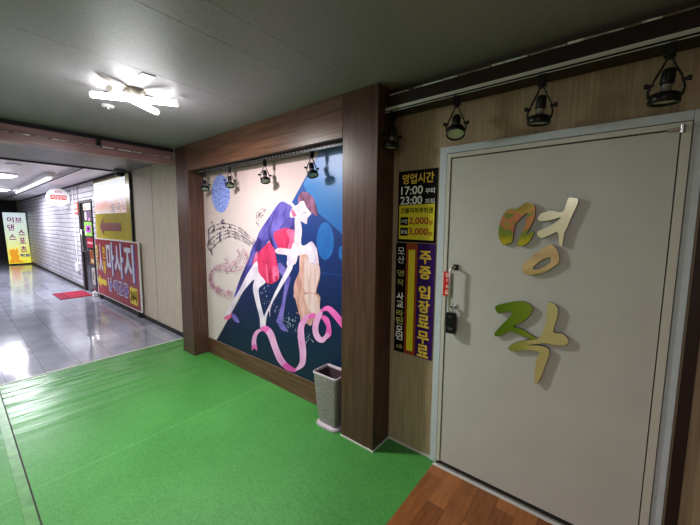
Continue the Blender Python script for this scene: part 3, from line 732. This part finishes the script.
M['dull_y'] = mat('dull_yellow_print', (.55, .50, .16), .4)
for ch, z, c, h in col1: b.text(ch, h, M['white_ink' if c == 'w' else 'dull_y'], T(xa+.042, z), .05 if z < 1.15 else .01, .052)
b.text('6층', .030, M['dull_y'], T(xa+.045, .742), .01, .050)
for ch, z in zip('주중입장료무료', (1.395, 1.292, 1.160, 1.060, .960, .848, .752)): b.text(ch, .082, M['yt'], T(xa+.226, z), .06, .078)
b.build('lettering', s2)

# ------------------------------------------------------------------ ceiling lamp, smoke detector
c0 = Vector((-2.583, .865, ZC))
cl_ = empty('ceiling_lamp', (c0.x, c0.y, ZC-.09), 'lit ceiling lamp of two crossed white tubes on a pale petal mount', 'lamp')
mt_ = MB().lathe([(0, -.048), (.030, -.046), (.055, -.030), (.062, -.012), (.062, -.001)], M['petal'], c0, 24)
mt_.build('mount', cl_)
for a in (10, 100, 190, 280):
    a = R(a+18); d = Vector((math.cos(a), math.sin(a), 0)); n = Vector((-d.y, d.x, 0))
    pts = []
    for k in range(13):
        t = k/12; pts.append((t, .034*math.sin(PI*min(1, t*1.02))**.8*(1-.25*t)))
    L_ = [c0+d*(.05+.24*t)+n*w+Vector((0, 0, -.010-.012*math.sin(PI*t))) for t, w in pts]
    Rr = [c0+d*(.05+.24*t)-n*w+Vector((0, 0, -.010-.012*math.sin(PI*t))) for t, w in pts]
    b = MB(); n_ = len(L_)
    b.add(L_+Rr, [(i, i+1, n_+i+1, n_+i) for i in range(n_-1)], M['petal'], True); b.build('petal', cl_)
for (xa_, ya_), (xb_, yb_), z in (((-2.734, .663), (-2.45, 1.08), 2.447), ((-2.471, .693), (-2.690, 1.034), 2.427)):
    p, q = Vector((xa_, ya_, z)), Vector((xb_, yb_, z)); u_ = (q-p).normalized()
    t = tag(MB().tube([p, p+u_*.004, q-u_*.004, q], [.012, .021, .021, .012], M['tube'], 16).build('tube', cl_), 'glowing white tube')
    for e, s in ((p, 1), (q, -1)):
        MB().tube([e-u_*s*.010, e+u_*s*.002], .0215, M['cap'], 14).build('end_cap', t)
MB().box(-2.33, -2.255, .80, .875, ZC-.006, ZC-.001, M['white']).build('vent_plate', None, bevel=.003)
pl = bpy.data.objects['vent_plate']; pl.name = 'ceiling_plate'; tag(pl, 'small square white plate on the ceiling next to the crossed tube lamp', 'plate')
sd = empty('smoke_detector', (-3.09, .843, ZC-.03), 'small round white smoke detector on the grey ceiling', 'detector')
MB().lathe([(0, -.018), (.026, -.018), (.042, -.010), (.046, -.001)], M['white'], (-3.09, .843, ZC), 24).build('base', sd)
MB().lathe([(0, -.034), (.014, -.033), (.018, -.019)], M['silver'], (-3.09, .843, ZC), 16).build('sensor', sd)

# ------------------------------------------------------------------ waste bin
M['bin'] = mat('taupe_wicker_plastic', (.33, .30, .31), .4); M['bin_in'] = mat('bin_inside', (.085, .05, .06), .6); M['bin_foot'] = mat('bin_lilac', (.46, .40, .45), .35)
def binmat():
    mt = mat('taupe_woven', (.33, .30, .30), .45); N, L, b_ = nodes(mt)
    tc = N.new('ShaderNodeTexCoord'); sp = N.new('ShaderNodeSeparateXYZ'); L.new(tc.outputs['Object'], sp.inputs[0])
    s_ = math_node(N, L, 'ADD', sp.outputs['X'], sp.outputs['Y'])
    cb = N.new('ShaderNodeCombineXYZ'); L.new(s_, cb.inputs[0]); L.new(sp.outputs['Z'], cb.inputs[1])
    br = N.new('ShaderNodeTexBrick'); br.inputs['Scale'].default_value = 1; br.inputs['Brick Width'].default_value = .022; br.inputs['Row Height'].default_value = .015; br.inputs['Mortar Size'].default_value = .0024
    br.inputs['Color1'].default_value = (.58, .52, .53, 1); br.inputs['Color2'].default_value = (.46, .41, .42, 1); br.inputs['Mortar'].default_value = (.07, .06, .06, 1)
    L.new(cb.outputs[0], br.inputs['Vector']); L.new(br.outputs['Color'], b_.inputs['Base Color'])
    bp = N.new('ShaderNodeBump'); bp.invert = True; bp.inputs['Strength'].default_value = .7; bp.inputs['Distance'].default_value = .004
    L.new(br.outputs['Fac'], bp.inputs['Height']); L.new(bp.outputs[0], b_.inputs['Normal'])
    return mt
M['woven'] = binmat()
bc = Vector((-1.662, 1.838, .005))
bn = empty('waste_bin', bc, 'open taupe woven plastic waste bin standing against the brown pillar below the mural', 'bin')
def rrect(hx, hy, r, z, n=6, rot=0):
    out = []
    for cx_, cy_, a0 in ((hx-r, hy-r, 0), (-hx+r, hy-r, 90), (-hx+r, -hy+r, 180), (hx-r, -hy+r, 270)):
        for k in range(n):
            a = R(a0+90*k/(n-1)); out.append(Vector((cx_+r*math.cos(a), cy_+r*math.sin(a), z)))
    return [Matrix.Rotation(rot, 3, 'Z') @ v for v in out]
def loft(b, rings, m, cap0=False, cap1=False):
    n = len(rings[0]); vs = [bc+v for r_ in rings for v in r_]; fs = []
    for i in range(len(rings)-1):
        for k in range(n): fs.append((i*n+k, i*n+(k+1) % n, (i+1)*n+(k+1) % n, (i+1)*n+k))
    b.add(vs, fs, m, True)
    if cap0: b.add(vs[:n], [tuple(range(n))[::-1]], m)
    if cap1: b.add(vs[-n:], [tuple(range(n))], m)
RO = 0
loft_b = MB(); loft(loft_b, [rrect(.088, .058, .02, .015, rot=RO), rrect(.108, .076, .02, .20, rot=RO), rrect(.122, .090, .022, .425, rot=RO)], M['woven']); loft_b.build('basket', bn)
ib = MB(); loft(ib, [rrect(.118, .086, .02, .425, rot=RO), rrect(.104, .072, .02, .20), rrect(.084, .054, .02, .02, rot=RO)], M['bin_in'], cap1=True); tag(ib.build('inner_wall', bn), 'dark brown inside')
rb = MB(); loft(rb, [rrect(.122, .090, .022, .420, rot=RO), rrect(.128, .096, .024, .430, rot=RO), rrect(.126, .094, .024, .444, rot=RO), rrect(.117, .085, .02, .444, rot=RO), rrect(.117, .085, .02, .420, rot=RO)], M['bin_foot']); rb.build('rim', bn)
ft = MB(); loft(ft, [rrect(.118, .086, .06, 0, 8), rrect(.120, .088, .06, .012, 8), rrect(.108, .076, .05, .024, 8), rrect(.088, .058, .03, .028, 8)], M['bin_foot'], True, True); tag(ft.build('foot', bn), 'lilac rounded foot')

# ------------------------------------------------------------------ corridor: shutter and shop door
sh = MB().box(-19.5, -9.86, WC-.010, WC+.018, .0, 2.53, M['lattice']).box(-9.86, -8.72, WC-.010, WC+.018, 2.13, 2.53, M['lattice'])
sh.box(-9.93, -9.90, WC-.03, WC-.010, .07, 2.53, M['silver'])
tag(sh.build('roller_shutter'), 'long pale silver link roller shutter covering the corridor shop front', 'shutter')
d2 = empty('door_2', (-9.3, WC, 0), kind='structure')
M['dk'] = mat('dark_door_metal', (.03, .022, .02), .35); M['dglass'] = mat('dark_glass', (.05, .045, .05), .08, spec=.8)
MB().box(-9.86, -9.76, WC-.03, WC+.018, 0, 2.13, M['dk']).box(-8.86, -8.80, WC-.03, WC+.018, 0, 2.13, M['dk']).box(-9.76, -8.86, WC-.03, WC+.018, 2.07, 2.13, M['dk']).build('door_frame', d2, bevel=.004)
MB().box(-8.80, -8.60, WC-.012, WC+.018, 0, 2.53, M['lattice']).build('side_panel', d2)
glz = MB().box(-9.76, -8.86, WC, WC+.018, .0, 2.07, M['dglass']).build('glass_pane', d2)
MB().tube([(-9.68, WC-.001, .95), (-9.68, WC-.045, .95), (-9.68, WC-.045, 1.45), (-9.68, WC-.001, 1.45)], .014, M['silver'], 10).build('handle', glz)
def poster(nm, x0, x1, z0, z1, c, lb, extra=()):
    b = MB().box(x0, x1, WC-.006, WC-.001, z0, z1, mat('poster_'+nm, c, .4, noise=.35, nscale=14))
    for (a, b_, c_, d_, cc) in extra: b.box(x0+(x1-x0)*a, x0+(x1-x0)*b_, WC-.008, WC-.006, z0+(z1-z0)*c_, z0+(z1-z0)*d_, mat('poster_patch', cc, .4))
    tag(b.build('poster'), lb, 'poster')
poster('white', -9.55, -8.95, 1.90, 2.05, (.70, .68, .66), 'white paper stuck at the top of the dark shop door', ((.1, .35, .1, .6, (.6, .3, .15)),))
poster('violet', -9.50, -8.95, 1.66, 1.88, (.16, .09, .18), 'dark violet poster on the shop door under the white paper', ((.05, .3, .1, .9, (.65, .6, .5)), (.6, .8, 0, .25, (.8, .4, .5))))
poster('green', -9.58, -8.92, 1.32, 1.64, (.24, .50, .10), 'green poster with a violet flower shape on the shop door', ((.2, .8, .25, .75, (.40, .10, .42)), (.4, .6, .4, .6, (.85, .8, .9)), (.05, .2, .1, .3, (.8, .8, .7))))
poster('red', -9.45, -8.90, 1.05, 1.28, (.30, .02, .05), 'dark red poster below the green one on the shop door', ((.1, .9, .4, .6, (.6, .3, .3)),))
poster('mixed', -9.30, -8.90, .68, 1.00, (.24, .07, .03), 'small brown and red poster in the middle of the shop door', ((.3, .8, .1, .4, (.55, .45, .25)),))
poster('pale', -9.20, -8.90, .22, .60, (.50, .48, .45), 'pale grey sheet low on the shop door', ((.2, .5, .3, .8, (.2, .12, .08)),))
b = MB().box(-10.22, -9.88, WC-.045, WC-.031, 1.82, 2.10, mat('red_white_sign', (.75, .12, .10), .4))
b.box(-10.17, -9.93, WC-.047, WC-.045, 1.88, 1.92, M['white_ink']).box(-10.15, -10.08, WC-.047, WC-.045, 1.96, 2.06, M['white_ink']).box(-10.02, -9.96, WC-.047, WC-.045, 1.96, 2.06, M['white_ink'])
tag(b.build('small_red_sign'), 'small red sign with white marks beside the top of the shop door', 'sign')
sb = empty('switch_box', (-10.35, WC-.03, .42), 'small white switch box on the shutter left of the shop door', 'box')
MB().box(-10.42, -10.24, WC-.07, WC-.011, .42, .62, M['white']).build('case', sb, bevel=.01)
MB().tube([(-10.33, WC-.03, .62), (-10.33, WC-.03, 2.45)], .010, M['white'], 8).build('conduit', sb)
st_ = MB().box(-8.84, -8.72, 1.90, 1.98, 0, .10, M['white']).box(-8.80, -8.76, 1.92, 1.96, .10, .13, M['white'])
tag(st_.build('door_block', bevel=.01), 'small white block on the floor at the corner of the shop door', 'block')

# oval projecting sign
ov = empty('oval_sign', (-10.7, 1.98, 2.02), 'white oval projecting sign with red lettering high on the corridor shutter', 'sign')
cyv, czv, ry_, rz_ = 1.770, 2.234, .222, .225
M['oval'] = mat('lit_white_sign', (.95, .95, .93), .4, emit=.05); M['orng'] = mat('orange_print', (.72, .05, .02), .5); M['drk'] = mat('brown_print', (.22, .10, .06), .5)
seg = 40; vs = []
for xx in (-10.76, -10.67, -10.66):
    k = 1 if xx < -10.665 else .95
    for i in range(seg): a = 2*PI*i/seg; vs.append((xx, cyv+ry_*k*math.cos(a), czv+rz_*k*math.sin(a)))
fs = [(r_*seg+i, r_*seg+(i+1) % seg, (r_+1)*seg+(i+1) % seg, (r_+1)*seg+i) for r_ in (0, 1) for i in range(seg)] + [tuple(range(2*seg, 3*seg)), tuple(range(seg))[::-1]]
MB().add(vs, fs, M['oval']).build('lit_face', ov)
TO = lambda y, z: (lambda a, b_: (-10.656, y+a, z+b_))
b = MB()
for i, ch in enumerate('가인의'):
    y = cyv-.105+i*.105
    b.add([(-10.6585, y-.049, czv-.055), (-10.6585, y+.049, czv-.055), (-10.6585, y+.049, czv+.055), (-10.6585, y-.049, czv+.055)], [(0, 1, 2, 3)], M['orng'])
    b.text(ch, .080, M['white_ink'], TO(y, czv), .03, .075)
b.text('중국식', .045, M['orng'], TO(cyv, czv+.13), .02, .13); b.text('마사지', .035, M['drk'], TO(cyv, czv-.13), .02, .14)
b.build('lettering', ov)
MB().box(-10.73, -10.70, 1.985, WC-.012, 2.20, 2.26, M['silver']).build('bracket', ov)

# dance studio standing banner, facing the camera along the corridor
XB = -17.75
bnr = empty('standing_banner', (XB, 1.67, 0), 'upright white to yellow lit banner with magenta Korean letters at the corridor end', 'banner')
y0b, y1b, hb = 1.375, 1.985, 1.99
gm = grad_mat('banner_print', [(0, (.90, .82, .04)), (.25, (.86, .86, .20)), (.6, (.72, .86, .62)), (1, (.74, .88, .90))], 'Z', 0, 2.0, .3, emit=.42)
def BY(t, z): return y0b+(y1b-y0b)*t-.055*(z/hb)     # leans slightly
b = MB(); v = [(XB, BY(0, .04), .04), (XB, BY(1, .04), .04), (XB-.02, BY(1, hb), hb), (XB-.02, BY(0, hb), hb)]
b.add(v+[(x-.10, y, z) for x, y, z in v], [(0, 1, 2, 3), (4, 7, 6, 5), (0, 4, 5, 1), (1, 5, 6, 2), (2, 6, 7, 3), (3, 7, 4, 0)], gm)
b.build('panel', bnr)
MB().box(XB-.2, XB+.08, 1.40, 1.97, 0, .045, M['black_matt']).build('base', bnr)
M['mgt'] = mat('magenta_print', (.36, .02, .26), .4, emit=.12); M['org'] = mat('orange_shape', (.90, .42, .02), .4, emit=.35); M['nvy'] = mat('navy_print', (.04, .07, .42), .4)
TB = lambda t, z: (lambda a, b_: (XB+.004-.02*(z+b_)/hb+.006, BY(t, z+b_)+a, z+b_))
b = MB()
for ch, t, z, s in (('이', .30, 1.72, .20), ('브', .66, 1.72, .18), ('댄', .28, 1.43, .22), ('스', .72, 1.24, .21), ('스', .30, 1.07, .21), ('포', .72, .92, .21), ('츠', .72, .60, .21)):
    b.text(ch, s, M['mgt'], TB(t, z), .045, .17)
b.text('학원', .13, M['nvy'], TB(.74, .35), .05, .26)
dn = [(.02, .12), (.12, .28), (.06, .45), (.10, .62), (.20, .58), (.28, .64), (.34, .56), (.44, .66), (.48, .52), (.42, .42), (.50, .34), (.46, .20), (.66, .10), (.62, .07), (.30, .08), (.08, .06)]
tri = tessellate_polygon([[Vector((p[0], p[1], 0)) for p in dn]])
b.add([(XB+.008, BY(p[0], p[1]), p[1]) for p in dn], [tuple(t) for t in tri], M['org'])
tag(b.build('lettering', bnr), 'magenta letters and orange dancer shape')

# rug at the shop door
def rugmat():
    mt = mat('red_rug', (.42, .01, .05), .9); N, L, b_ = nodes(mt)
    tc = N.new('ShaderNodeTexCoord'); sp = N.new('ShaderNodeSeparateXYZ'); L.new(tc.outputs['Object'], sp.inputs[0])
    f = math_node(N, L, 'FRACT', math_node(N, L, 'MULTIPLY', sp.outputs['Y'], 14))
    l_ = math_node(N, L, 'MULTIPLY', math_node(N, L, 'LESS_THAN', f, .4), math_node(N, L, 'LESS_THAN', sp.outputs['Y'], -.08))
    mx = N.new('ShaderNodeMixRGB'); mx.inputs[1].default_value = (.30, .006, .035, 1); mx.inputs[2].default_value = (.10, .005, .02, 1)
    L.new(l_, mx.inputs[0]); L.new(mx.outputs[0], b_.inputs['Base Color']); return mt
tag(MB().box(-9.78, -8.93, 1.38, 1.93, 0, .012, rugmat()).build('door_mat', bevel=.004), 'crimson striped door mat on the grey tiles before the shop door', 'mat')

# yellow banner and red massage sign
M['yel'] = mat('yellow_vinyl', (.60, .50, .10), .25, col2=(.50, .40, .07), nscale=2, stretch=(1, 1, .3))
M['glare_print'] = grad_mat('white_print_glare', [(0, (.62, .60, .58)), (.2, (.72, .42, .36)), (.45, (.80, .82, .88)), (.8, (.90, .93, .98)), (1, (.75, .75, .62))], 'Z', 0, .72, .12, noise=.45, nscale=1.8, emit=.6)  # ceiling light glare painted over the white print, with glow added
M['dull_red'] = mat('dull_red_print', (.26, .085, .075), .4); M['grn_line'] = mat('grey_print_2', (.30, .31, .36), .4)
yb = empty('yellow_arrow_banner', (-7.45, WC, 1.25), 'yellow vinyl banner with a left arrow hung above the red massage sign', 'banner')
MB().box(-8.56, -6.40, WC-.022, WC-.008, 1.10, 2.45, M['yel']).build('sheet', yb)
fbm = MB().box(-8.52, -6.62, WC-.026, WC-.022, 1.80, 2.43, M['glare_print']).build('white_glare_field', yb, loc=(-7.45, WC, 1.78))
b = MB()
az = 1.54
b.poly([(-8.28, az), (-8.02, az-.17), (-8.02, az-.075), (-6.98, az-.075), (-6.98, az+.075), (-8.02, az+.075), (-8.02, az+.17)], WC-.027, M['dull_red'])
b.build('arrow', yb)
b = MB().text('중국식', .16, M['grn_line'], lambda a, c: (-7.05+a, WC-.028, 1.90+c), .03, .85)
b.build('lettering', yb)
MB().box(-6.42, -6.385, WC-.03, WC-.006, 1.10, 2.47, M['black_matt']).build('edge_pole', yb)
M['mred'] = mat('crimson_sign', (.34, .055, .065), .35, noise=.15, nscale=3); M['sil'] = mat('silver_letter', (.62, .64, .70), .4); M['yel2'] = mat('bright_yellow', (.70, .55, .04), .4); M['nv2'] = mat('indigo_letter', (.16, .11, .36), .4)
rs = empty('massage_sign', (-7.42, WC, .11), 'crimson sign with big silver Korean letters standing against the corridor wall', 'sign')
xr0, xr1 = -8.56, -6.08; zr0, zr1 = .105, 1.30; YR = WC-.055
MB().box(xr0, xr1, YR, YR+.022, zr0, zr1, M['white']).build('frame', rs)
MB().box(xr0+.03, xr1-.03, YR-.004, YR, zr0+.02, zr1-.02, M['mred']).build('face', rs)
TR = lambda x, z, q=.0: (lambda a, c: (x+a, YR-.006-q, z+c))
b = MB()
for ch, x, w in (('마', -7.58, .42), ('사', -7.08, .46), ('지', -6.54, .44)):
    b.text(ch, .66, M['nv2'], TR(x+.03, .905), .05, w+.05); b.text(ch, .62, M['sil'], TR(x, .92, .002), .05, w)
b.text('중', .24, M['dull_y'], TR(-8.47, 1.02), .04, .20); b.text('국', .22, M['dull_y'], TR(-8.47, .74), .04, .18)
b.text('전', .24, M['yel2'], TR(-7.98, 1.02), .04, .18); b.text('통', .24, M['yel2'], TR(-7.98, .72), .04, .18)
b.text('ㅅ', .55, M['sil'], TR(-8.22, .90), .02, .24)
b.poly([(-8.55, .40), (-8.32, .54), (-8.32, .46), (-7.92, .46), (-7.92, .34), (-8.32, .34), (-8.32, .25)], YR-.006, M['yel2'])
for q, (m_, dx) in enumerate(((M['sil'], 0), (M['nv2'], .015))):
    b.text('남·여공용', .22 if q else .25, m_, TR(-7.23+dx, .40, .001*q), .06 if q else .10, 1.10 if q else 1.14)
b.box(-6.58, -6.22, YR-.007, YR-.004, .20, .50, M['yel2'])
b.text('24시', .20, M['sb'], TR(-6.40, .35, .003), .05, .28)
b.build('lettering', rs)
for fx in (-8.50, -6.30): MB().box(fx, fx+.1, YR, WC-.006, 0, .105, M['black_matt']).build('foot', rs)

# dome camera
dc = empty('dome_camera', (-6.40, 1.86, 2.37), 'dark dome security camera under the corridor ceiling above the yellow banner', 'camera')
MB().lathe([(0, .0), (.085, 0), (.085, -.035), (.07, -.045), (0, -.045)], M['track_mark'], (-6.40, 1.86, ZC-.0205), 24).build('base', dc)
MB().lathe([(.068, -.045), (.064, -.075), (.045, -.10), (.0, -.112)], M['black'], (-6.40, 1.86, ZC-.0205), 24).build('dome', dc)

# corridor lights
tl = empty('tube_lamp', (-11, 1.36, 2.58), 'long thin fluorescent lamp under the corridor ceiling near the shutter', 'lamp')
MB().box(-13.9, -8.7, 1.30, 1.42, 2.52, 2.599, M['white']).build('housing', tl)
tag(MB().tube([(-13.8, 1.36, 2.49), (-8.8, 1.36, 2.49)], .022, M['tube_far'], 12).build('tube', tl), 'glowing tube')
dsks = [(-9.8, .70, 'round lit ceiling lamp over the grey tiles, nearest the shop door'), (-14.0, .95, 'round lit ceiling lamp farther down the corridor near the banner')]
for i, (x, y, lb) in enumerate(dsks):
    r_ = .30
    if i == 0:
        dl = empty('round_ceiling_lamp', (x, y, 2.55), lb, 'lamp', 'round corridor ceiling lamps')
        MB().lathe([(0, .048), (r_+.02, .048), (r_+.02, .02), (r_, .015)], M['white'], (x, y, 2.55), 32).build('rim', dl)
        MB().lathe([(r_, .02), (r_*.8, -.01), (r_*.4, -.025), (0, -.03)], M['disc_far'], (x, y, 2.55), 32).build('diffuser', dl)
    else:
        o = copy_tree(dl); o.location = (x, y, 2.55); tag(o, lb, 'lamp', 'round corridor ceiling lamps')
sk = MB().lathe([(0, 0), (.10, 0), (.115, .01), (.12, .022)], M['silver'], (-8.0, .80, 2.577), 24)
tag(sk.build('ceiling_speaker'), 'small round grey fitting on the corridor ceiling before the lit lamps', 'fitting')

# ------------------------------------------------------------------ lights
def area(name, loc, size, power, col=(1, 1, 1), rot=(0, 0, 0), sy=None, vis=True):
    l = bpy.data.lights.new(name, 'AREA'); l.energy = power; l.color = col; l.size = size
    if sy: l.shape = 'RECTANGLE'; l.size_y = sy
    o = bpy.data.objects.new(name, l); o.location = loc; o.rotation_euler = rot; COL.objects.link(o)
    return o
def point(name, loc, power, r=.1, col=(1, 1, 1)):
    l = bpy.data.lights.new(name, 'POINT'); l.energy = power; l.color = col; l.shadow_soft_size = r
    o = bpy.data.objects.new(name, l); o.location = loc; COL.objects.link(o); return o
point('ceiling_glow_fill', (-2.58, .865, 2.18), 11, .20, (.97, .98, 1))  # unseen point light added below the tubes to brighten the ceiling
area('ceiling_lamp_light', (-2.58, .865, 2.40), .16, 52, (1, .97, .95))
area('tube_lamp_light', (-11.2, .95, 2.45), 5.0, 55, (.95, .95, 1), sy=.05)
area('round_lamp_light', (-9.8, .70, 2.50), .5, 90, (.92, .92, 1))
area('round_lamp_light', (-14.0, .95, 2.50), .5, 90, (.90, .90, 1))
area('room_fill_light', (-.3, -1.3, 2.46), .9, 38, (1, .97, 1))  # fill light added behind the camera, no lamp fitting there
area('entry_fill_light', (-5.4, -.6, 2.44), 1.2, 45, (.95, .97, 1), sy=.12)  # unseen light added to put glare streaks on the tiles
W = bpy.data.worlds.new('world'); SC.world = W; W.use_nodes = True
W.node_tree.nodes['Background'].inputs[0].default_value = (.75, .8, .8, 1); W.node_tree.nodes['Background'].inputs[1].default_value = .3
SC.view_settings.view_transform = 'Standard'
SC.view_settings.look = 'None'
SC.view_settings.exposure = .18
SC.view_settings.gamma = .90
